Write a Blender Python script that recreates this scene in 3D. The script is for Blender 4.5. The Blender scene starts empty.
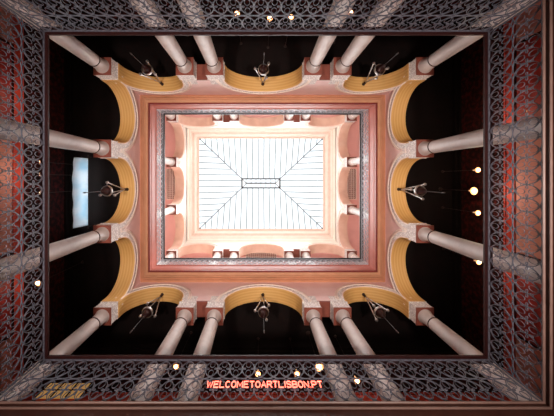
import bpy, bmesh, math, random
from mathutils import Vector, Matrix
random.seed(7)
S = bpy.context.scene
C = S.collection
PI = math.pi
YS = .06                                   # the arcade ring sits a little off the railings' centre
CAMX, CAMY, EYE = -0.137, -0.305, 1.3      # the camera stands 1.3 m above the hall floor
F = 270.0
A, B = 4.065, 2.99                         # half length, half width of the railing plane (the void)
OF, OC, OB, OW = 0.49, 0.72, 0.95, 3.0     # arcade face, column axis, arcade back, outer wall (offset from the void's edge)
F1, F2 = 4.0, 10.3                         # gallery floors, heights over the eye
UP = F2 - F1

def srgb(r, g, b):
    f = lambda c: (c/255/12.92) if c/255 <= .04045 else ((c/255+.055)/1.055)**2.4
    return (f(r), f(g), f(b), 1)

# ------------------------------------------------------------------ materials
MATS = {}
def mat(name, col, rough=.6, metal=0, col2=None, scale=8, kind='noise', bump=0, bscale=40, emit=None, estr=0, spec=.5, lo=.35, hi=.65):
    m = bpy.data.materials.new(name); m.use_nodes = True
    nt = m.node_tree; n = nt.nodes; l = nt.links
    p = n['Principled BSDF']
    p.inputs['Base Color'].default_value = col
    p.inputs['Roughness'].default_value = rough
    p.inputs['Metallic'].default_value = metal
    p.inputs['Specular IOR Level'].default_value = spec
    tc = n.new('ShaderNodeTexCoord')
    if col2 is not None:
        if kind == 'noise':
            t = n.new('ShaderNodeTexNoise'); t.inputs['Scale'].default_value = scale; t.inputs['Detail'].default_value = 5
            out = t.outputs['Fac']
        elif kind == 'voronoi':
            t = n.new('ShaderNodeTexVoronoi'); t.inputs['Scale'].default_value = scale
            out = t.outputs['Distance']
        elif kind == 'wave':
            t = n.new('ShaderNodeTexWave'); t.inputs['Scale'].default_value = scale; t.bands_direction = 'Y'
            t.inputs['Distortion'].default_value = .6
            out = t.outputs['Fac']
        l.new(tc.outputs['Object'], t.inputs['Vector'])
        r = n.new('ShaderNodeValToRGB')
        r.color_ramp.elements[0].position = lo; r.color_ramp.elements[0].color = col
        r.color_ramp.elements[1].position = hi; r.color_ramp.elements[1].color = col2
        l.new(out, r.inputs['Fac']); l.new(r.outputs['Color'], p.inputs['Base Color'])
    if bump:
        v = n.new('ShaderNodeTexVoronoi' if kind == 'voronoi' else 'ShaderNodeTexNoise'); v.inputs['Scale'].default_value = bscale
        l.new(tc.outputs['Object'], v.inputs['Vector'])
        b = n.new('ShaderNodeBump'); b.inputs['Strength'].default_value = bump; b.inputs['Distance'].default_value = .02
        l.new(v.outputs[0], b.inputs['Height']); l.new(b.outputs['Normal'], p.inputs['Normal'])
    if emit is not None:
        p.inputs['Emission Color'].default_value = emit
        p.inputs['Emission Strength'].default_value = estr
    MATS[name] = m
    return m

stone   = mat('pale_stone', srgb(186,170,166), .5, col2=srgb(200,186,182), scale=3, bump=.1)
carved  = mat('carved_plaster', srgb(246,240,234), .7, col2=srgb(200,186,184), scale=22, kind='voronoi', bump=.5, bscale=22, lo=.2, hi=.6)  # grey-lilac ground under white relief, doubling as painted shade in the carving
plaster = mat('lilac_plaster', srgb(226,190,188), .7, col2=srgb(232,200,196), scale=2, bump=.15)
cream   = mat('cream_moulding', srgb(234,212,200), .6, col2=srgb(240,222,210), scale=4)
ochre   = mat('ochre_soffit', srgb(216,168,102), .55, col2=srgb(206,154,88), scale=3.2, kind='wave', lo=.1, hi=.9)
redbrown= mat('red_brown_paint', srgb(132,66,50), .6, col2=srgb(118,56,42), scale=6)
tan     = mat('tan_cornice', srgb(200,142,108), .6, col2=srgb(190,132,98), scale=3)
rose    = mat('rose_fascia', srgb(178,102,88), .55, col2=srgb(170,94,80), scale=3)
darkred = mat('shadow_gap_red', srgb(120,40,34), .5, col2=srgb(110,34,30), scale=5)  # dark red strip standing in for the shadow gap below the fascia
brown   = mat('brown_fascia', srgb(62,32,24), .45, col2=srgb(52,26,20), scale=5, spec=.25)
brownlt = mat('brown_bead', srgb(112,84,76), .5, col2=srgb(104,76,68), scale=5)
iron    = mat('wrought_iron', srgb(98,96,106), .4, metal=.1, col2=srgb(76,74,84), scale=20)
ironup  = mat('upper_lit_iron', srgb(160,160,168), .4, metal=.3, col2=srgb(140,138,146), scale=20)  # same railing iron made paler, its colour carrying the stronger light upstairs
railwood= mat('dark_handrail', srgb(44,15,14), .5, col2=srgb(34,11,11), scale=9, spec=.2)
railblk = mat('black_handrail', srgb(40,38,42), .4, col2=srgb(30,28,32), scale=9)
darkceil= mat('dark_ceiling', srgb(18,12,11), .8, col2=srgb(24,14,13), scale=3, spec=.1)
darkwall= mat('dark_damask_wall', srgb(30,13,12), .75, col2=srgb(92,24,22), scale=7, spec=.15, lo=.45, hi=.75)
pinkwall= mat('pink_wall', srgb(190,128,116), .7, col2=srgb(180,116,106), scale=2)
redband = mat('red_wall_band', srgb(178,54,36), .6, col2=srgb(160,44,30), scale=6)
redpan  = mat('red_panel', srgb(150,34,28), .6, col2=srgb(120,24,22), scale=6)
salmon  = mat('salmon_soffit', srgb(230,192,174), .6, col2=srgb(222,180,162), scale=3)
uppink  = mat('pink_ceiling', srgb(236,178,174), .7, col2=srgb(230,170,166), scale=2)
upwall  = mat('white_plaster', srgb(244,232,222), .7, col2=srgb(248,240,232), scale=2)
lattice = mat('lattice_screen', srgb(236,218,210), .6, col2=srgb(226,208,200), scale=12)
latticeb= mat('lattice_ground', srgb(150,96,90), .7, col2=srgb(140,88,82), scale=12)
hallfl  = mat('hall_floor', srgb(190,176,164), .5, col2=srgb(172,158,146), scale=1.2)
hallw   = mat('hall_wall', srgb(120,72,58), .7, col2=srgb(110,64,52), scale=2)
silver  = mat('silver', srgb(190,188,188), .3, metal=.9, col2=srgb(170,168,170), scale=15)
redglass= mat('dark_red_glass', srgb(40,14,14), .3, col2=srgb(30,10,10), scale=15)
darkmet = mat('dark_bronze', srgb(52,32,27), .5, col2=srgb(40,24,20), scale=15, spec=.3)
bulbm   = mat('glowing_bulb', srgb(255,230,190), .4, emit=(1,.80,.52,1), estr=6)
brass   = mat('brass', srgb(196,150,90), .35, metal=.7, col2=srgb(180,134,78), scale=15)
shade   = mat('amber_glass_shade', srgb(220,160,100), .3, emit=(1,.55,.28,1), estr=.7)
neon    = mat('red_neon', srgb(255,90,70), .4, emit=(1,.15,.10,1), estr=3.4)
barmet  = mat('glazing_metal', srgb(52,52,58), .6, col2=srgb(44,44,50), scale=10)
cloth   = None
lit     = mat('warm_lit_pane', srgb(230,170,90), .5, emit=(1,.58,.2,1), estr=.24)

def special():
    global glass, cloth
    glass = bpy.data.materials.new('clear_glass'); glass.use_nodes = True
    nt = glass.node_tree; n = nt.nodes; l = nt.links
    n.remove(n['Principled BSDF'])
    o = n['Material Output']; t = n.new('ShaderNodeBsdfTransparent'); t.inputs[0].default_value = (.95,.97,.98,1)
    g = n.new('ShaderNodeBsdfGlossy'); g.inputs['Roughness'].default_value = .05
    fr = n.new('ShaderNodeFresnel'); fr.inputs[0].default_value = 1.3
    mx = n.new('ShaderNodeMixShader')
    l.new(fr.outputs[0], mx.inputs[0]); l.new(t.outputs[0], mx.inputs[1]); l.new(g.outputs[0], mx.inputs[2]); l.new(mx.outputs[0], o.inputs[0])
    cloth = bpy.data.materials.new('pale_blue_cloth'); cloth.use_nodes = True
    nt = cloth.node_tree; n = nt.nodes; l = nt.links
    n.remove(n['Principled BSDF'])
    o = n['Material Output']; t = n.new('ShaderNodeBsdfTranslucent'); d = n.new('ShaderNodeBsdfDiffuse')
    tc = n.new('ShaderNodeTexCoord'); mp = n.new('ShaderNodeMapping'); mp.inputs['Scale'].default_value = (1.4, 1, .5)
    ns = n.new('ShaderNodeTexNoise'); ns.inputs['Scale'].default_value = 2.2
    r = n.new('ShaderNodeValToRGB'); r.color_ramp.elements[0].position = .3; r.color_ramp.elements[1].position = .55
    r.color_ramp.elements[0].color = srgb(200,224,236); r.color_ramp.elements[1].color = srgb(238,242,246)
    l.new(tc.outputs['Object'], mp.inputs[0]); l.new(mp.outputs[0], ns.inputs['Vector']); l.new(ns.outputs['Fac'], r.inputs[0])
    for s in (t, d): l.new(r.outputs[0], s.inputs[0])
    mx = n.new('ShaderNodeMixShader'); mx.inputs[0].default_value = .35
    l.new(t.outputs[0], mx.inputs[1]); l.new(d.outputs[0], mx.inputs[2]); l.new(mx.outputs[0], o.inputs[0])
special()

# ------------------------------------------------------------------ mesh helpers
class MB:
    def __init__(s): s.v = []; s.f = []; s.mi = []
    def add(s, vs, fs, mi=0):
        k = len(s.v); s.v += [tuple(v) for v in vs]
        for f in fs: s.f.append([i+k for i in f]); s.mi.append(mi)
    def box(s, x0, x1, y0, y1, z0, z1, mi=0):
        vs = [(x,y,z) for z in (z0,z1) for y in (y0,y1) for x in (x0,x1)]
        s.add(vs, [(0,2,3,1),(4,5,7,6),(0,1,5,4),(2,6,7,3),(0,4,6,2),(1,3,7,5)], mi)
    def lathe(s, prof, n=24, c=(0,0), mi=0, cap=True):
        vs = []
        for r, z in prof:
            for i in range(n):
                a = 2*PI*i/n; vs.append((c[0]+r*math.cos(a), c[1]+r*math.sin(a), z))
        fs = []
        for j in range(len(prof)-1):
            for i in range(n):
                fs.append((j*n+i, j*n+(i+1)%n, (j+1)*n+(i+1)%n, (j+1)*n+i))
        if cap:
            fs.append(tuple(range(n))[::-1]); k = (len(prof)-1)*n; fs.append(tuple(range(k, k+n)))
        s.add(vs, fs, mi)
    def tube(s, pts, r=.01, n=6, closed=False, mi=0):
        pts = [Vector(p) for p in pts]; N = len(pts); vs = []; fs = []
        prev = None
        for i, p in enumerate(pts):
            if closed: d = pts[(i+1)%N]-pts[i-1]
            else: d = pts[min(i+1,N-1)]-pts[max(i-1,0)]
            d.normalize()
            up = Vector((0,0,1)) if abs(d.z) < .9 else Vector((1,0,0))
            if prev is not None:
                q = prev - d*prev.dot(d)
                if q.length > 1e-4: up = q
            a = (up - d*up.dot(d)).normalized(); b = d.cross(a); prev = a
            rr = r[i] if isinstance(r, (list, tuple)) else r
            for k in range(n):
                t = 2*PI*k/n; vs.append(p + a*math.cos(t)*rr + b*math.sin(t)*rr)
        for i in range(N if closed else N-1):
            j = (i+1)%N
            for k in range(n): fs.append((i*n+k, i*n+(k+1)%n, j*n+(k+1)%n, j*n+k))
        if not closed:
            fs.append(tuple(range(n))[::-1]); fs.append(tuple(range((N-1)*n, N*n)))
        s.add(vs, fs, mi)
    def sphere(s, c, r, n=10, sz=1, mi=0):
        m = n//2+1
        s.lathe([(max(r*math.sin(PI*i/m),1e-4), c[2]-r*sz*math.cos(PI*i/m)) for i in range(m+1)], n, c[:2], mi)
    def flat(s, pts, w, y0, y1, closed=False, mi=0):
        # flat iron bar following a path in the x-z plane
        N = len(pts); vs = []; fs = []
        for i in range(N):
            if closed: a, b = pts[i-1], pts[(i+1)%N]
            else: a, b = pts[max(i-1,0)], pts[min(i+1,N-1)]
            dx, dz = b[0]-a[0], b[1]-a[1]; L = math.hypot(dx,dz) or 1
            nx, nz = -dz/L*w/2, dx/L*w/2
            x, z = pts[i]
            vs += [(x+nx,y0,z+nz),(x-nx,y0,z-nz),(x-nx,y1,z-nz),(x+nx,y1,z+nz)]
        for i in range(N if closed else N-1):
            j = (i+1)%N
            for k in range(4): fs.append((i*4+k, i*4+(k+1)%4, j*4+(k+1)%4, j*4+k))
        if not closed: fs += [(3,2,1,0), (N*4-4,N*4-3,N*4-2,N*4-1)]
        s.add(vs, fs, mi)
    def ring(s, prof, mi=0, a=A, b=B):
        # closed profile [(offset, z)] swept round the rectangular void with mitred corners
        n = len(prof); vs = []
        for sx, sy in ((-1,-1),(1,-1),(1,1),(-1,1)):
            for o, z in prof: vs.append((sx*(a+o), sy*(b+o), z))
        fs = []
        for c in range(4):
            d = (c+1)%4
            for i in range(n): fs.append((c*n+i, c*n+(i+1)%n, d*n+(i+1)%n, d*n+i))
        s.add(vs, fs, mi)
    def build(s, name, m, parent=None, smooth=False, loc=None, fix=True):
        me = bpy.data.meshes.new(name); me.from_pydata(s.v, [], s.f)
        ms = m if isinstance(m, (list, tuple)) else [m]
        for x in ms: me.materials.append(x)
        for p, i in zip(me.polygons, s.mi): p.material_index = i
        if fix:
            bm = bmesh.new(); bm.from_mesh(me); bmesh.ops.recalc_face_normals(bm, faces=bm.faces); bm.to_mesh(me); bm.free()
        if smooth:
            for p in me.polygons: p.use_smooth = True
            me.set_sharp_from_angle(angle=math.radians(40))
        o = bpy.data.objects.new(name, me); C.objects.link(o)
        if parent: o.parent = parent
        if loc: o.location = loc
        return o

def thing(name, label, cat, loc, rz=0, group=None, kind='thing'):
    o = bpy.data.objects.new(name, None); C.objects.link(o); o.empty_display_size = .2
    o.location = (loc[0], loc[1], loc[2]+EYE); o.rotation_euler = (0,0,rz)
    tagit(o, label, cat, group, kind); return o
def tagit(o, label, cat, group=None, kind='thing'):
    if label: o['label'] = label
    if cat: o['category'] = cat
    if group: o['group'] = group
    if kind: o['kind'] = kind
    return o
def struct(name, mb, m, label=None, smooth=False, loc=(0,0,0), rz=0):
    o = mb.build(name, m, None, smooth, (loc[0], loc[1], loc[2]+EYE)); o.rotation_euler = (0,0,rz)
    o['kind'] = 'structure'
    if label: o['label'] = label
    return o
def dup(root, loc, rz, label, group=None):
    r = root.copy(); C.objects.link(r); r.location = (loc[0], loc[1], loc[2]+EYE); r.rotation_euler = (0,0,rz)
    r['label'] = label
    if group: r['group'] = group
    for ch in list(root.children):
        c = ch.copy(); C.objects.link(c); c.parent = r
        for g in list(ch.children):
            d = g.copy(); C.objects.link(d); d.parent = c
    return r
def at(px, py, Z):      # the point at height Z over the eye seen along a direction
    return (CAMX+(px-259)/F*Z, CAMY+(py-179)/F*Z, Z)

# sides: local x runs along the side, local y points outward from the void
SIDES = {'front': (0, (0,B), A), 'right': (-PI/2, (A,0), B), 'back': (PI, (0,-B), A), 'left': (PI/2, (-A,0), B)}
WHERE = {'front': 'bottom', 'right': 'right', 'back': 'top', 'left': 'left'}

# ------------------------------------------------------------------ shell
m = MB(); m.box(-A-OW-.2, A+OW+.2, -B-OW-.2, B+OW+.2, -EYE-.1, -EYE); struct('floor', m, hallfl, 'pale stone floor of the ground hall')
m = MB(); m.ring([(.02,F1-.35),(.02,F1-.005),(OW,F1-.005),(OW,F1-.35)]); struct('floor_lower_gallery', m, brown, 'floor slab of the lower gallery')
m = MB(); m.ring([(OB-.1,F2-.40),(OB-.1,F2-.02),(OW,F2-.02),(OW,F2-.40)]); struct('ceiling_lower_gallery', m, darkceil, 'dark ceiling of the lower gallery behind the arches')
m = MB(); m.ring([(.02,F2-.02),(.02,F2-.005),(OW,F2-.005),(OW,F2-.02)]); struct('floor_upper_gallery', m, cream, 'floor of the upper gallery')
CU = F2+5.95
m = MB(); m.ring([(OB-.02,CU),(OB-.02,CU+.3),(OW,CU+.3),(OW,CU)]); struct('ceiling_upper_gallery', m, uppink, 'pink ceiling of the upper gallery')
for sd, (rz, (lx, ly), L) in SIDES.items():
    W = L+OW
    m = MB(); m.box(-W, W, OW, OW+.15, F1, F2-.4)
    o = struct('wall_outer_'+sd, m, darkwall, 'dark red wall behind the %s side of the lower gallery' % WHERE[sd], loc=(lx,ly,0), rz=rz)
    m = MB(); m.box(-W+.01, W-.01, OW-.03, OW-.001, F1, F1+3.55)
    m.build('dado', pinkwall, o)
    m = MB(); m.box(-W+.02, W-.02, OW-.06, OW-.002, F1+3.55, F1+3.80); m.box(-W+.02, W-.02, OW-.09, OW-.002, F1+3.80, F1+3.85)
    m.build('wall_band', redband, o)
    m = MB(); m.box(-W+.02, W-.02, OW-.12, OW-.002, F2-.55, F2-.401); m.box(-W+.02, W-.02, OW-.06, OW-.002, F2-.70, F2-.55)
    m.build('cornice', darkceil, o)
    m = MB(); m.box(-W, W, OW, OW+.15, F2, CU+2.5); struct('wall_upper_outer_'+sd, m, upwall, 'pale wall behind the %s side of the upper gallery' % WHERE[sd], loc=(lx,ly,0), rz=rz)
    m = MB(); m.box(-W, W, OW, OW+.15, -EYE, F1-.35); struct('wall_hall_'+sd, m, hallw, 'wall of the ground hall on the %s side' % WHERE[sd], loc=(lx,ly,0), rz=rz)

# tall red wall panels in the side bays of the lower gallery
def red_panel(o, s0, s1, z0, z1, mt):
    m = MB(); m.box(s0, s1, OW-.05, OW-.031, z0, z1); pn = m.build('wall_panel', mt, o)
    m = MB(); w = .06
    m.box(s0-w, s0, OW-.07, OW-.031, z0-w, z1+w); m.box(s1, s1+w, OW-.07, OW-.031, z0-w, z1+w); m.box(s0, s1, OW-.07, OW-.031, z1, z1+w); m.box(s0, s1, OW-.07, OW-.031, z0-w, z0)
    m.build('panel_frame', darkwall, pn)
for sd in ('left', 'right'):
    o = bpy.data.objects['wall_outer_'+sd]
    for c in (-2.9, 2.9):
        red_panel(o, c-1.1, c+1.1, F1+.6, F1+3.5, redpan)

# balcony edges
def edge(z, pre, fas, lin, sof, bead):
    m = MB(); m.ring([(0,z),(-.012,z-.008),(-.012,z-.022),(0,z-.03),(.05,z-.03),(.05,z)]); struct('trim_%d' % pre, m, bead, smooth=False)
    m = MB(); m.ring([(.012,z-.03),(.012,z-.40),(-.008,z-.42),(-.008,z-.46),(.006,z-.48),(.006,z-.60),(.09,z-.60),(.09,z-.03)]); struct('trim_%d' % (pre+1), m, fas)
    m = MB(); m.ring([(.0,z-.60),(.0,z-.63),(.085,z-.63),(.085,z-.60)]); struct('trim_%d' % (pre+2), m, lin)
    m = MB(); m.ring([(.06,z-.63),(.08,z-.66),(.14,z-.66),(.15,z-.60),(.22,z-.56),(.24,z-.56),(.25,z-.52),(.34,z-.44),(.36,z-.44),(.37,z-.40),(.44,z-.33),(.52,z-.29),(.58,z-.29),(.58,z-.20),(.10,z-.20),(.10,z-.63)])
    struct('trim_%d' % (pre+3), m, sof)
edge(F2+.04, 1, rose, darkred, tan, rose)
edge(F1, 5, brown, brown, brown, brownlt)
m = MB(); m.ring([(.012,F1-.10),(-.012,F1-.105),(-.012,F1-.118),(.012,F1-.125),(.0125,F1-.125),(.0125,F1-.10)]); struct('trim_9', m, brownlt)

# ------------------------------------------------------------------ arcades
APEX, BT = 9.57, 8.40
def arch_pts(c, h, base, n=28):
    # points of the underside from left pier to right pier, relative heights
    spring = max(APEX-h, base); rise = APEX-spring
    p = [(c-h, base)] if spring > base+.01 else []
    for i in range(n+1):
        t = PI - PI*i/n
        p.append((c+h*math.cos(t), spring+rise*math.sin(t)))
    if spring > base+.01: p.append((c+h, base))
    return p
def bays(sd):
    if sd in ('left', 'right'):
        return [('arch',-2.4775,.9825),('pier',-1.27),('arch',0,1.045),('pier',1.27),('arch',2.4775,.9825)], B+OF
    return [('arch',-3.55,.985),('pier',-2.34),('lintel',-1.9035,.2135),('pier',-1.467),('arch',0,1.242),('pier',1.467),('lintel',1.9035,.2135),('pier',2.34),('arch',3.55,.985)], A+OB
def arcade(sd, dz, top, name, mats, label):
    wallm, sofm, archm, linm = mats
    rz, (lx, ly), L = SIDES[sd]
    bl, W = bays(sd)
    outline = [(-W, BT)]
    for b in bl:
        if b[0] == 'arch': outline += arch_pts(b[1], b[2], BT)
        elif b[0] == 'lintel': outline += [(b[1]-b[2], BT), (b[1]-b[2], BT+.10), (b[1]+b[2], BT+.10), (b[1]+b[2], BT)]
    outline += [(W, BT), (W, top), (-W, top)]
    # drop coincident neighbours
    q = []
    for p in outline:
        if not q or math.hypot(p[0]-q[-1][0], p[1]-q[-1][1]) > 1e-3: q.append(p)
    bm = bmesh.new()
    fr = [bm.verts.new((x, OF, z+dz)) for x, z in q]
    f = bm.faces.new(fr)
    g = bmesh.ops.extrude_face_region(bm, geom=[f])
    bmesh.ops.translate(bm, vec=(0, OB-OF, 0), verts=[v for v in g['geom'] if isinstance(v, bmesh.types.BMVert)])
    bmesh.ops.recalc_face_normals(bm, faces=bm.faces)
    bmesh.ops.triangulate(bm, faces=[f for f in bm.faces if len(f.verts) > 4])
    me = bpy.data.meshes.new(name); bm.to_mesh(me); bm.free(); me.materials.append(wallm)
    o = bpy.data.objects.new(name, me); C.objects.link(o); o.location = (lx, ly+YS, EYE); o.rotation_euler = (0,0,rz); o['kind'] = 'structure'; o['label'] = label
    for b in bl:
        if b[0] == 'arch':
            c, h = b[1], b[2]
            p = arch_pts(c, h, BT+.002, 36)
            i_ = arch_pts(c, h-.025, BT+.002, 36)
            k = min(len(p), len(i_))
            # soffit lining
            m = MB(); y0, y1 = OF-.02, OB+.02; vs = []
            sp = max(APEX-h, BT)
            ctr = (c, sp)
            for x, z in p:
                f_ = (h-.03)/h
                xi = c+(x-c)*f_; zi = z if z <= sp else sp+(z-sp)*(APEX-sp-.03)/(APEX-sp)
                vs += [(x,y0,z+dz),(xi,y0,zi+dz),(xi,y1,zi+dz),(x,y1,z+dz)]
            fs = []
            for i in range(len(p)-1):
                for k in range(4): fs.append((i*4+k, i*4+(k+1)%4, i*4+4+(k+1)%4, i*4+4+k))
            fs += [(3,2,1,0), tuple(len(vs)-4+i for i in range(4))]
            m.add(vs, fs); m.build('arch_soffit', sofm, o, True)
            # archivolt: carved band and two bead mouldings on the face
            m = MB()
            def band(r0, r1, ya, yb):
                vs = []; fs = []
                n = 40
                for i in range(n+1):
                    t = PI-PI*i/n; cx, sx = math.cos(t), math.sin(t); rs = (APEX-sp)/h
                    for r in (r0, r1):
                        x = c+r*cx; z = sp+(r*sx*rs if r <= h else (h*rs+(r-h))*sx)
                        vs += [(x,ya,z+dz),(x,yb,z+dz)]
                for i in range(n):
                    a = i*4; fs += [(a,a+2,a+6,a+4),(a,a+4,a+5,a+1),(a+2,a+3,a+7,a+6),(a+1,a+5,a+7,a+3)]
                fs += [(0,1,3,2),(n*4,n*4+2,n*4+3,n*4+1)]
                m.add(vs, fs)
            w = .205
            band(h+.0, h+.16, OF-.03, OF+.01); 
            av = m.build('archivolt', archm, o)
            m = MB(); band(h-.01, h+.02, OF-.05, OF+.01); band(h+.16, h+.19, OF-.055, OF+.01); band(h+.225, h+.25, OF-.04, OF+.01)
            m.build('archivolt_moulding', cream, av)
        elif b[0] == 'pier':
            x = b[1]
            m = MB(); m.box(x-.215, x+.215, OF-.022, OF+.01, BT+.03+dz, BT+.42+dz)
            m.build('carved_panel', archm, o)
        elif b[0] == 'lintel':
            c, h = b[1], b[2]
            m = MB(); m.box(c-h+.002, c+h-.002, OF-.01, OB+.01, BT+.04+dz, BT+.10+dz); m.box(c-h+.002, c+h-.002, OF+.06, OB-.06, BT+.02+dz, BT+.04+dz)
            m.build('lintel', linm, o)
    # corner carved panels
    if sd in ('front', 'back'):
        for s in (-1, 1):
            xx = s*(A+OF)
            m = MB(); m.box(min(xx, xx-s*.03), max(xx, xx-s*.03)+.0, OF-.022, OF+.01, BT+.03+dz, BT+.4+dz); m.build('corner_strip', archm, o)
    # string course over the arches
    m = MB(); Wi = L+OF-.03
    if dz:
        m.box(-Wi, Wi, OF-.03, OF+.01, top-.05+dz, top-.01+dz); m.build('string_course', cream, o)
    return o
TOPL = 10.08
for sd in SIDES:
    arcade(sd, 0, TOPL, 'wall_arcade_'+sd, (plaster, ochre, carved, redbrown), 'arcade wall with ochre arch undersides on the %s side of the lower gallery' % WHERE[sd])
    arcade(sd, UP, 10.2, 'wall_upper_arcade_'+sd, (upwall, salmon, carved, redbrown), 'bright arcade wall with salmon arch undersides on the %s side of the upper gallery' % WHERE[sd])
# crowning cornice under the skylight
Z0 = 16.45
m = MB(); m.ring([(.42,Z0),(.40,Z0+.06),(.34,Z0+.10),(.34,Z0+.22),(.27,Z0+.26),(.6,Z0+.4),(.6,Z0)]); struct('trim_10', m, upwall)
m = MB(); m.ring([(.27,Z0+.26),(.26,Z0+.36),(.20,Z0+.42),(.20,Z0+.50),(.12,Z0+.56),(.6,Z0+.6),(.6,Z0+.4)]); struct('trim_11', m, cream)
m = MB(); m.ring([(.12,Z0+.56),(.10,Z0+.68),(.03,Z0+.74),(.0,Z0+.76),(.0,Z0+.86),(.6,Z0+.86),(.6,Z0+.6)]); struct('trim_12', m, upwall)
m = MB(); m.ring([(.335,Z0+.14),(.335,Z0+.17),(.36,Z0+.17),(.36,Z0+.14)]); m.ring([(.195,Z0+.44),(.195,Z0+.475),(.22,Z0+.475),(.22,Z0+.44)]); m.ring([(-.006,Z0+.79),(-.006,Z0+.82),(.02,Z0+.82),(.02,Z0+.79)]); struct('trim_13', m, tan)
m = MB(); m.ring([(OF,CU+.1),(OF,CU+.9),(OW+.2,CU+.9),(OW+.2,CU+.3),(OB,CU+.3),(OB,CU+.1)]); struct('ceiling_roof', m, upwall)

# ------------------------------------------------------------------ skylight
ZE, ZR = Z0+.86, 19.0
ea, eb, ra, rb = A-.065, B-.06, 1.34, .32
sk = thing('skylight', 'hipped glass skylight of thin dark glazing bars crowning the hall', 'skylight', (0,0,ZE))
zr = ZR-ZE
m = MB(); m.ring([(-.09,0),(-.09,.10),(.10,.10),(.10,0)]); m.build('curb', cream, sk)
def pane(pts, name='glass_pane', par=sk):
    m = MB(); n = Vector(pts[1])-Vector(pts[0]); n = n.cross(Vector(pts[2])-Vector(pts[0])).normalized()*.006
    if n.z < 0: n = -n
    k = len(pts); vs = [Vector(p)+n*3 for p in pts]+[Vector(p)+n*5 for p in pts]
    m.add(vs, [tuple(range(k))[::-1], tuple(range(k,2*k))]+[(i,(i+1)%k,k+(i+1)%k,k+i) for i in range(k)]); return m.build(name, glass, par)
e = [(-ea,-eb,.1),(ea,-eb,.1),(ea,eb,.1),(-ea,eb,.1)]; r_ = [(-ra,-rb,zr),(ra,-rb,zr),(ra,rb,zr),(-ra,rb,zr)]
for i in range(4): pane([e[i], e[(i+1)%4], r_[(i+1)%4], r_[i]])
for i in range(4):
    m = MB(); m.tube([e[i], r_[i]], .026, 6); m.build('hip_rafter', barmet, sk)
    m = MB(); m.sphere((e[i][0]*.985, e[i][1]*.985, e[i][2]+.01), .06, 8); m.build('corner_bracket', barmet, sk)
def bars(n, half, rhalf, fn):
    for i in range(1, n):
        s = -half+2*half*i/n
        # along the slope until the hip or the ridge box
        if abs(s) <= rhalf: t = 1
        else: t = (half-abs(s))/(half-rhalf)
        p0, p1 = fn(s, 0), fn(s, t)
        m = MB(); m.tube([p0, p1], .019, 4); m.build('glazing_bar', barmet, sk)
NX, NY = 21, 15
for sg in (-1, 1):
    bars(NX, ea, ra, lambda s, t: (s, sg*(eb+(rb-eb)*t), .1+(zr-.1)*t))
    bars(NY, eb, rb, lambda s, t: (sg*(ea+(ra-ea)*t), s, .1+(zr-.1)*t))
# little raised ridge box
h = .28
m = MB()
for i in range(4):
    a_, b_ = r_[i], r_[(i+1)%4]; m.tube([a_, b_], .045, 6); m.tube([(a_[0],a_[1],a_[2]+h), (b_[0],b_[1],b_[2]+h)], .04, 6)
for p in r_: m.tube([p, (p[0],p[1],p[2]+h)], .03, 6)
lan = m.build('ridge_frame', barmet, sk)
m = MB(); m.tube([(-1.06,0,zr+h+.16),(1.06,0,zr+h+.16)], .05, 6)
for p in r_: m.tube([(p[0],p[1],p[2]+h), (math.copysign(1.06,p[0]),0,zr+h+.16)], .025, 6)
for i in range(7):
    x = -1.06+2.12*i/6
    for sg in (-1, 1): m.tube([(x, sg*rb, zr+h), (x,0,zr+h+.16)], .014, 4)
m.build('ridge_bar', barmet, lan)
q = [(-ra,-rb,zr+h),(ra,-rb,zr+h),(ra,rb,zr+h),(-ra,rb,zr+h)]
for a_, b_, c_, d_ in ((0,1,(1.06,0),(-1.06,0)),(2,3,(-1.06,0),(1.06,0))):
    pane([q[a_], q[b_], (c_[0],0,zr+h+.16), (d_[0],0,zr+h+.16)], 'glass_pane', lan)

# ------------------------------------------------------------------ columns
HC = 8.0-F1
def make_column(name, label, up):
    c = thing(name, label, 'column', (0,0,0), 0)
    m = MB(); m.box(-.26,.26,-.26,.26,0,.12)
    m.lathe([(.25,.12),(.265,.16),(.25,.21),(.215,.23),(.215,.26),(.235,.29),(.22,.33),(.195,.36)], 28); m.build('base', stone, c, True)
    m = MB(); m.lathe([(.193,.36),(.192,1.2),(.188,2.2),(.178,3.2),(.174,HC-.43)], 28); m.build('shaft', stone, c, True)
    m = MB(); m.lathe([(.174,HC-.43),(.186,HC-.42),(.188,HC-.405),(.176,HC-.395)], 28); m.build('neck_ring', brown if not up else cream, c, True)
    m = MB(); m.lathe([(.172,HC-.395),(.172,HC-.25),(.178,HC-.14),(.198,HC-.05),(.215,HC)], 28); m.build('neck', stone, c, True)
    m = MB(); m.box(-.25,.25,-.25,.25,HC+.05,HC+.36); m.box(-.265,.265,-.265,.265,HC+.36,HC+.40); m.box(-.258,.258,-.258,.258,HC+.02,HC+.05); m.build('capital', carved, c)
    m = MB(); m.box(-.262,.262,-.262,.262,HC,HC+.0195); m.build('capital_underside', redbrown, c)
    return c
px_, py_ = A+OC, B+OC
spots = []
tb = {-1: 'top', 1: 'bottom'}; lr = {-1: 'left', 1: 'right'}
for sy in (-1, 1):
    for sx in (-1, 1): spots.append((sx*px_, sy*py_, '%s %s corner' % (tb[sy], lr[sx]), 'corner'))
    for x, w in ((-2.34, 'outer of left pair'), (-1.467, 'inner of left pair'), (1.467, 'inner of right pair'), (2.34, 'outer of right pair')):
        spots.append((x, sy*py_, '%s %s side' % (w, tb[sy]), 'pair'))
for sx in (-1, 1):
    for y, w in ((-1.27, 'upper'), (1.27, 'lower')): spots.append((sx*px_, y, '%s single column on the %s' % (w, lr[sx]), 'single'))
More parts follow.
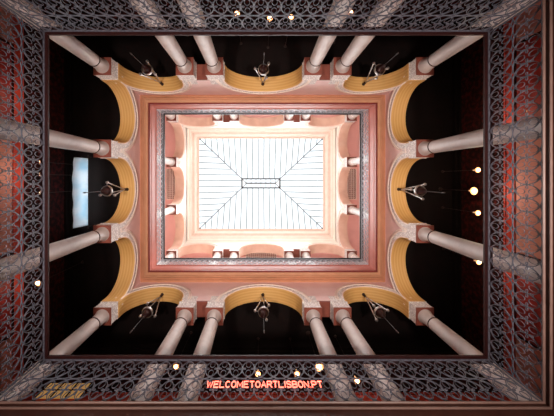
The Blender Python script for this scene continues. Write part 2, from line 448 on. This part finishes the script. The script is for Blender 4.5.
for up in (0, 1):
    first = None
    for x, y, w, k in spots:
        adj = 'sunlit white' if up else 'grey white'
        fl = 'upper' if up else 'lower'
        if k == 'corner': lab = '%s column, %s, %s gallery' % (adj, w, fl)
        else: lab = '%s column, %s, %s gallery' % (adj, w, fl)
        z = F1+up*UP
        if first is None:
            first = make_column('column', lab, up); first.location = (x, y+YS, z+EYE); first['group'] = 'columns of the %s arcade' % fl
        else: dup(first, (x, y+YS, z), 0, lab)

# ------------------------------------------------------------------ railings
def iron_mesh(L, HH):
    # interlaced ellipses with paired ovals and small four-petal flowers, in two rows
    m = MB(); n = max(2, round(2*L/.218)); cw = 2*L/n; z0 = .06; ch = (HH-.13)/2
    y0, y1 = .053, .066; w = .010
    lim = L+.002
    def path(pts, closed, ww=w, a=y0, b=y1):
        if all(abs(p[0]) <= lim for p in pts): m.flat(pts, ww, a, b, closed); return
        run = []
        for p in (pts+[pts[0]] if closed else pts):
            if abs(p[0]) <= lim: run.append(p)
            else:
                if len(run) > 1: m.flat(run, ww, a, b)
                run = []
        if len(run) > 1: m.flat(run, ww, a, b)
    for r in range(2):
        zc = z0+ch*(r+.5)
        for i in range(n+1):
            ub = -L+cw*i; u = ub+cw/2
            # big ellipse reaching to the neighbours' centres
            path([(ub+cw*math.cos(2*PI*k/30), zc+ch*.5*math.sin(2*PI*k/30)) for k in range(30)], True, .0105, y0-.002, y1+.002)
            if i < n:
                for sg in (-1, 1):
                    path([(u+cw*.20*math.cos(2*PI*k/14), zc+sg*ch*.22+ch*.155*math.sin(2*PI*k/14)) for k in range(14)], True, .005)
            # four-petal flower
            for ang in (0, PI/2):
                ca, sa = math.cos(ang), math.sin(ang); Lp = cw*.30 if ang == 0 else ch*.22; wp = .018
                pts = []
                for k in range(12):
                    t = 2*PI*k/12; a_ = Lp*math.cos(t); b_ = wp*math.sin(2*t)
                    pts.append((ub+ca*a_-sa*b_, zc+sa*a_+ca*b_))
                path(pts, True, .006)
    for sx in (-1, 1): m.box(sx*L-.012, sx*L+.012, y0, y1, z0, HH-.06)
    return m
def railing(sd, z, HH, mi, mh, label, iron_src=None, iron_kind=None):
    rz, (lx, ly), L = SIDES[sd]
    t = thing('railing', label, 'railing', (lx,ly,z), rz)
    m = MB()
    def mit(prof):
        n = len(prof); vs = []
        for s in (-1, 1):
            for o, zz in prof: vs.append((s*(L+o-.001), o, zz))
        m.add(vs, [(i,(i+1)%n,n+(i+1)%n,n+i) for i in range(n)]+[tuple(range(n))[::-1], tuple(range(n,2*n))])
    mit([(.0,HH-.055),(.012,HH-.07),(.138,HH-.07),(.15,HH-.055),(.15,HH-.02),(.13,HH),(.02,HH),(.0,HH-.02)])
    m.build('handrail', mh, t)
    m = MB(); mit([(.04,.0),(.04,.03),(.08,.03),(.08,.0)]); mit([(.045,.045),(.045,.06),(.075,.06),(.075,.045)])
    n = int(2*L/1.2)
    for i in range(n+1):
        x = -L+.02+(2*L-.04)*i/n; m.box(x-.012,x+.012,.05,.07,.02,.05)
    m.build('bottom_rail', mi, t)
    m = MB(); mit([(.045,HH-.085),(.045,HH-.07),(.075,HH-.07),(.075,HH-.085)]); m.build('top_rail', mi, t)
    if iron_src:
        o = iron_src.copy(); C.objects.link(o); o.parent = t
    else:
        o = iron_mesh(L+.03, HH).build('ironwork', mi, t, fix=False)
    return t, o
for up in (0, 1):
    src = {}; HRAIL = 1.08
    for sd in SIDES:
        k = 'l' if SIDES[sd][2] == A else 's'
        lab = ('black topped grey lattice railing of the upper gallery, %s side' if up else 'dark wrought iron lattice railing of the lower gallery, %s side') % WHERE[sd]
        t, o = railing(sd, F1+up*UP, HRAIL if not up else 1.0, ironup if up else iron, railblk if up else railwood, lab, src.get(k))
        t['group'] = 'upper gallery railings' if up else 'lower gallery railings'
        src[k] = o

# ------------------------------------------------------------------ hanging lanterns
def make_lantern(label):
    D = .36
    t = thing('hanging_lantern', label, 'lantern', (0,0,0), 0, 'lanterns hung from the lower arches')
    def low(m): m.v = [(x, y, z-D) for x, y, z in m.v]
    m = MB(); m.lathe([(.05,-.0),(.055,-.03),(.03,-.05),(.035,-.10),(.045,-.16),(.03,-.2),(.008,-.22)], 12); m.build('hook', darkmet, t, True)
    for k in range(3):
        a = 2*PI*k/3+.5; ca, sa = math.cos(a), math.sin(a)
        m = MB(); pts = [(ca*(.01+.25*i/8), sa*(.01+.25*i/8), -.21-(.68+D)*i/8-.02*math.sin(PI*i/8)) for i in range(9)]
        m.tube(pts, .015, 5); 
        for i in range(1, 8):
            if i % 2 == 0: m.sphere(pts[i], .026, 6)
        m.build('chain', silver, t)
        m = MB(); m.lathe([(.02,-.97),(.04,-.93),(.045,-.89),(.03,-.86),(.012,-.85)], 10, (ca*.26, sa*.26)); low(m); m.build('arm_cup', silver, t, True)
    m = MB(); n = 24
    m.lathe([(.15,-.98),(.165,-.96),(.17,-.90),(.16,-.88),(.145,-.89),(.15,-.95)], n, cap=False)
    for k in range(3):
        a = 2*PI*k/3+.5; m.tube([(.16*math.cos(a),.16*math.sin(a),-.93),(.26*math.cos(a),.26*math.sin(a),-.90)], .01, 5)
    low(m); m.build('collar', silver, t, True)
    m = MB(); m.lathe([(.02,-1.2),(.05,-1.18),(.085,-1.13),(.10,-1.06),(.11,-1.0),(.14,-.96),(.135,-.95)], 20, cap=False); low(m); m.build('glass_bowl', redglass, t, True)
    m = MB(); m.tube([(0,0,-1.18),(0,0,-1.9)], .008, 5); m.lathe([(.005,-2.06),(.022,-2.0),(.018,-1.92),(.006,-1.9)], 8); m.sphere((0,0,-1.22), .03, 8); low(m); m.build('tassel', darkmet, t, True)
    return t
lz = APEX-.03
lsp = [(-3.55,-py_,'top left arch'),(0,-py_,'top centre arch'),(3.55,-py_,'top right arch'),(-3.55,py_,'bottom left arch'),(0,py_,'bottom centre arch'),(3.55,py_,'bottom right arch'),(-px_,0,'middle arch of the left side'),(px_,0,'middle arch of the right side')]
first = None
for i, (x, y, w) in enumerate(lsp):
    lab = 'silver and dark red lantern on three chains under the '+w
    if first is None: first = make_lantern(lab); first.location = (x, y+YS, lz+EYE)
    else: dup(first, (x, y+YS, lz), i*.7, lab)

# ------------------------------------------------------------------ small glowing pendants in the lower gallery
def make_pendant(label, drop):
    t = thing('pendant_lamp', label, 'pendant lamp', (0,0,0), 0, 'glowing pendant lamps in the lower gallery')
    m = MB(); m.lathe([(.05,drop),(.05,drop-.03),(.012,drop-.04)], 10); m.tube([(0,0,.16),(0,0,drop-.03)], .007, 5); m.build('cord', darkmet, t)
    m = MB(); m.lathe([(.085,.0),(.07,.03),(.03,.08),(.02,.15),(.01,.2)], 14, cap=False); m.build('lamp_shade', shade, t, True)
    m = MB(); m.sphere((0,0,-.01), .05, 12); m.build('bulb', bulbm, t, True)
    return t
CEIL1 = F2-.40
pl = [(478,170,8.3,'upper of the three close together at right'),(474,191,8.35,'middle and biggest of the three close together at right'),(478,213,8.3,'lower of the three close together at right'),(479,262,8.3,'below the row of three at right'),
      (42,162,7.9,'uppermost behind the left railing'),(42,174.5,7.9,'second from top behind the left railing'),(42,193,7.9,'third from top behind the left railing'),(38,283,7.9,'lowest behind the left railing'),
      (237,13.5,8.1,'leftmost behind the top railing'),(270,18,8.1,'second from left behind the top railing'),(291,17,8.1,'third from left behind the top railing'),(350.5,12.5,8.1,'rightmost behind the top railing'),
      (176,366.5,8.1,'far left behind the bottom railing'),(258,374,8.1,'above the middle of the neon sign'),(297,374,8.1,'right of the middle above the neon sign'),(319,367,8.1,'brightest behind the bottom railing, upper right of the neon sign'),(357,381,7.7,'right of the neon sign behind the bottom railing'),
      (530,111,7.2,'upper right behind the right railing'),(519,303,7.6,'lower right behind the right railing')]
first = None
for px, py, z, w in pl:
    p = at(px, py, z)
    lab = 'small glowing pendant lamp, '+w
    t = make_pendant(lab, CEIL1-z); t.location = (p[0], p[1], z+EYE)
    if '474' == str(px): t.scale = (1.4,1.4,1)
    if px == 319: t.scale = (1.6,1.6,1)

# ------------------------------------------------------------------ pale blue cloth hung in the left gallery
t = thing('hanging_cloth', 'pale blue white cloth stretched high in the left gallery beside the lantern', 'cloth', (-6.26,.15,0), 0)
m = MB(); nu, nv = 40, 14; vs = []
zt, zb = 9.68, 8.92
for j in range(nv+1):
    for i in range(nu+1):
        u = i/nu; v = j/nv
        y = -1.2+2.4*u
        fold = .012*math.sin(u*27+v*3)*(v) + .012*math.sin(u*9-v*4)*v
        zz = zt+(zb-zt)*v - .06*math.sin(PI*u)*v
        vs.append((fold, y*(1-.02*v), zz))
m.add(vs, [(j*(nu+1)+i, j*(nu+1)+i+1, (j+1)*(nu+1)+i+1, (j+1)*(nu+1)+i) for j in range(nv) for i in range(nu)])
cl = m.build('cloth_panel', cloth, t, True, fix=False)
md = cl.modifiers.new('thick', 'SOLIDIFY'); md.thickness = .006
m = MB(); m.tube([(0,-1.32,zt),(0,1.32,zt)], .022, 8); m.build('rod', darkmet, t)
for s in (-1, 1):
    m = MB(); m.tube([(0,s*1.25,zt),(0,s*1.25,CEIL1)], .012, 6); m.build('bracket', darkmet, t)

# ------------------------------------------------------------------ neon sign on the bottom railing
GL = {'W': [[(0,1),(.25,0),(.5,.8),(.75,0),(1,1)]], 'E': [[(1,1),(0,1),(0,0),(1,0)],[(0,.52),(.85,.52)]], 'L': [[(0,1),(0,0),(1,0)]],
 'C': [[(.5+.5*math.cos(math.radians(a)), .5+.5*math.sin(math.radians(a))) for a in range(50,311,20)]],
 'O': [[(.5+.5*math.cos(math.radians(a)), .5+.5*math.sin(math.radians(a))) for a in range(0,361,20)]],
 'M': [[(0,0),(0,1),(.5,.25),(1,1),(1,0)]], 'T': [[(0,1),(1,1)],[(.5,1),(.5,0)]], 'A': [[(0,0),(.5,1),(1,0)],[(.2,.36),(.8,.36)]],
 'R': [[(0,0),(0,1),(.7,1),(.95,.88),(.95,.64),(.7,.5),(0,.5)],[(.5,.5),(1,0)]], 'I': [[(.5,0),(.5,1)]],
 'S': [[(.95,.85),(.7,1),(.3,1),(.03,.85),(.05,.65),(.3,.53),(.7,.47),(.95,.35),(.97,.15),(.7,0),(.3,0),(.05,.15)]],
 'B': [[(0,0),(0,1),(.65,1),(.9,.88),(.9,.64),(.65,.52),(0,.52)],[(.65,.52),(.97,.4),(.97,.12),(.7,0),(0,0)]],
 'N': [[(0,0),(0,1),(1,0),(1,1)]], '.': [[(.4,0),(.6,.02)]], 'P': [[(0,0),(0,1),(.7,1),(.95,.88),(.95,.6),(.7,.46),(0,.46)]]}
TXT = 'WELCOMETOARTLISBON.PT'
sy = B-.05
zs0, zs1 = (sy-CAMY)*F/208.2, (sy-CAMY)*F/202.4
xs0, xs1 = at(205.5,0,zs0)[0], at(322,0,zs1)[0]
ns = thing('neon_sign', 'red neon letters reading as a web address on the bottom railing', 'neon sign', ((xs0+xs1)/2, sy, zs0))
wd = {'I': .35, '.': .35, 'W': 1.25, 'M': 1.15}
tot = sum(wd.get(c, 1) for c in TXT)
u = (xs1-xs0)/tot; x = xs0-(xs0+xs1)/2; hh = zs1-zs0
for c in TXT:
    w = wd.get(c, 1)*u; m = MB()
    for st in GL[c]:
        m.tube([(x+w*.12+p[0]*w*.76, 0, p[1]*hh) for p in st], .0085, 6)
    m.build('letter', neon, ns); x += w
m = MB(); X = (xs1-xs0)/2+.03
m.box(-X, X, .02, .03, hh*.3-.006, hh*.3+.006); m.box(-X, X, .02, .03, hh*.75-.006, hh*.75+.006)
for i in range(6):
    xx = -X+2*X*i/5; m.box(xx-.006, xx+.006, .02, .095, hh*.28, hh*.32)
m.build('mounting_frame', darkmet, ns)

# ------------------------------------------------------------------ lattice grilles in the upper ceilings
for sd in ('left', 'right', 'front'):
    rz, (lx, ly), L = SIDES[sd]
    t = thing('ceiling_grille', 'white pierced lattice grille in the upper gallery ceiling, middle bay on the %s side' % WHERE[sd], 'grille', (lx, ly, CU-.04), rz, 'lattice grilles of the upper gallery ceiling')
    W = .85; d0, d1 = OB+.22, OB+.62
    m = MB(); m.box(-W-.05, W+.05, d0-.05, d1+.05, .02, .039); m.build('backing', latticeb, t)
    m = MB()
    n = 14; p = 2*W/n
    for i in range(n+1):
        for j in range(4):
            cx = -W+p*i; cy = d0+(d1-d0)*(j+.5)/4; r = p*.5
            pts = [(cx+r*math.cos(2*PI*k/10), cy+.06*math.sin(2*PI*k/10), .015) for k in range(10)]
            m.tube(pts, .012, 4, True)
    m.build('lattice', lattice, t)
    m = MB(); m.box(-W-.08, W+.08, d0-.08, d0-.05, 0, .039); m.box(-W-.08, W+.08, d1+.05, d1+.08, 0, .039); m.box(-W-.08, -W-.05, d0-.05, d1+.05, 0, .039); m.box(W+.05, W+.08, d0-.05, d1+.05, 0, .039)
    m.build('frame', cream, t)

# lit fanlight in the corner of the bottom wall
o = bpy.data.objects['wall_outer_front']
p0 = at(42, 400, 0)
m = MB(); m.box(-6.45, -5.18, OW-.13, OW-.092, F1+3.62, F1+4.15); fl = m.build('fanlight', lit, o)
m = MB()
for i in range(4): m.box(-6.47+i*.4233, -6.43+i*.4233, OW-.15, OW-.092, F1+3.62, F1+4.15)
m.box(-6.49, -5.14, OW-.15, OW-.0, F1+4.15, F1+4.2); m.box(-6.49, -5.14, OW-.15, OW-.0, F1+3.87, F1+3.89); m.build('glazing_bar', darkwall, fl)

# ------------------------------------------------------------------ camera, light
cam = bpy.data.cameras.new('camera'); co = bpy.data.objects.new('camera', cam); C.objects.link(co)
co.location = (CAMX, CAMY, EYE); co.rotation_euler = (PI, 0, 0)
cam.sensor_width = 36; cam.lens = 36*F/554; cam.shift_x = (277-259)/554; cam.shift_y = -(208-179)/554
cam.clip_start = .05; cam.clip_end = 200
S.camera = co

w = bpy.data.worlds.new('sky'); S.world = w; w.use_nodes = True
bg = w.node_tree.nodes['Background']; bg.inputs[0].default_value = (.98,.99,1,1); bg.inputs[1].default_value = 1.4
def light(kind, name, loc, energy, col, rot=(0,0,0), **k):
    d = bpy.data.lights.new(name, kind); d.energy = energy; d.color = col
    for a, b in k.items(): setattr(d, a, b)
    o = bpy.data.objects.new(name, d); C.objects.link(o); o.location = (loc[0], loc[1], loc[2]+EYE); o.rotation_euler = rot
    return o
sun = light('SUN', 'sun', (0,0,30), 9.0, (1,.95,.9), angle=math.radians(14))
sun.rotation_euler = Vector((-.95,.80,-1)).to_track_quat('-Z', 'Y').to_euler()
haze = light('SUN', 'bright_haze', (0,0,31), 25.0, (1,.98,.96), angle=math.radians(150))
for sx in (-1, 1):
    light('SPOT', 'unseen_fill_spot', (sx*2.3, 0, -.9), 2900, (1,.9,.82), (PI,0,0), spot_size=math.radians(94), spot_blend=1, shadow_soft_size=.3)  # added fill spots, out of view, brightening arches and columns from below
for px, py, z, en in ((474,191,8.0,34),(478,262,7.9,16),(478,120,7.9,20),(42,174,7.6,20),(42,100,7.6,14),(38,283,7.6,8),(250,15,7.9,12),(258,374,7.8,3),(360,374,7.8,4)):
    p = at(px, py, z)
    light('POINT', 'pendant_light', p, en, (1,.78,.55), shadow_soft_size=.06)
light('AREA', 'cloth_backlight', (-6.75,.15,9.45), 22, (.84,.94,1), (0,math.radians(-90),0), shape='RECTANGLE', size=.5, size_y=2.3)

S.view_settings.view_transform = 'Standard'
try: S.view_settings.look = 'None'
except Exception: pass
S.view_settings.gamma = 1; S.view_settings.exposure = 0; S.view_settings.use_curve_mapping = False
S.cycles.use_denoising = True
S.cycles.max_bounces = 10; S.cycles.diffuse_bounces = 6; S.cycles.transparent_max_bounces = 12
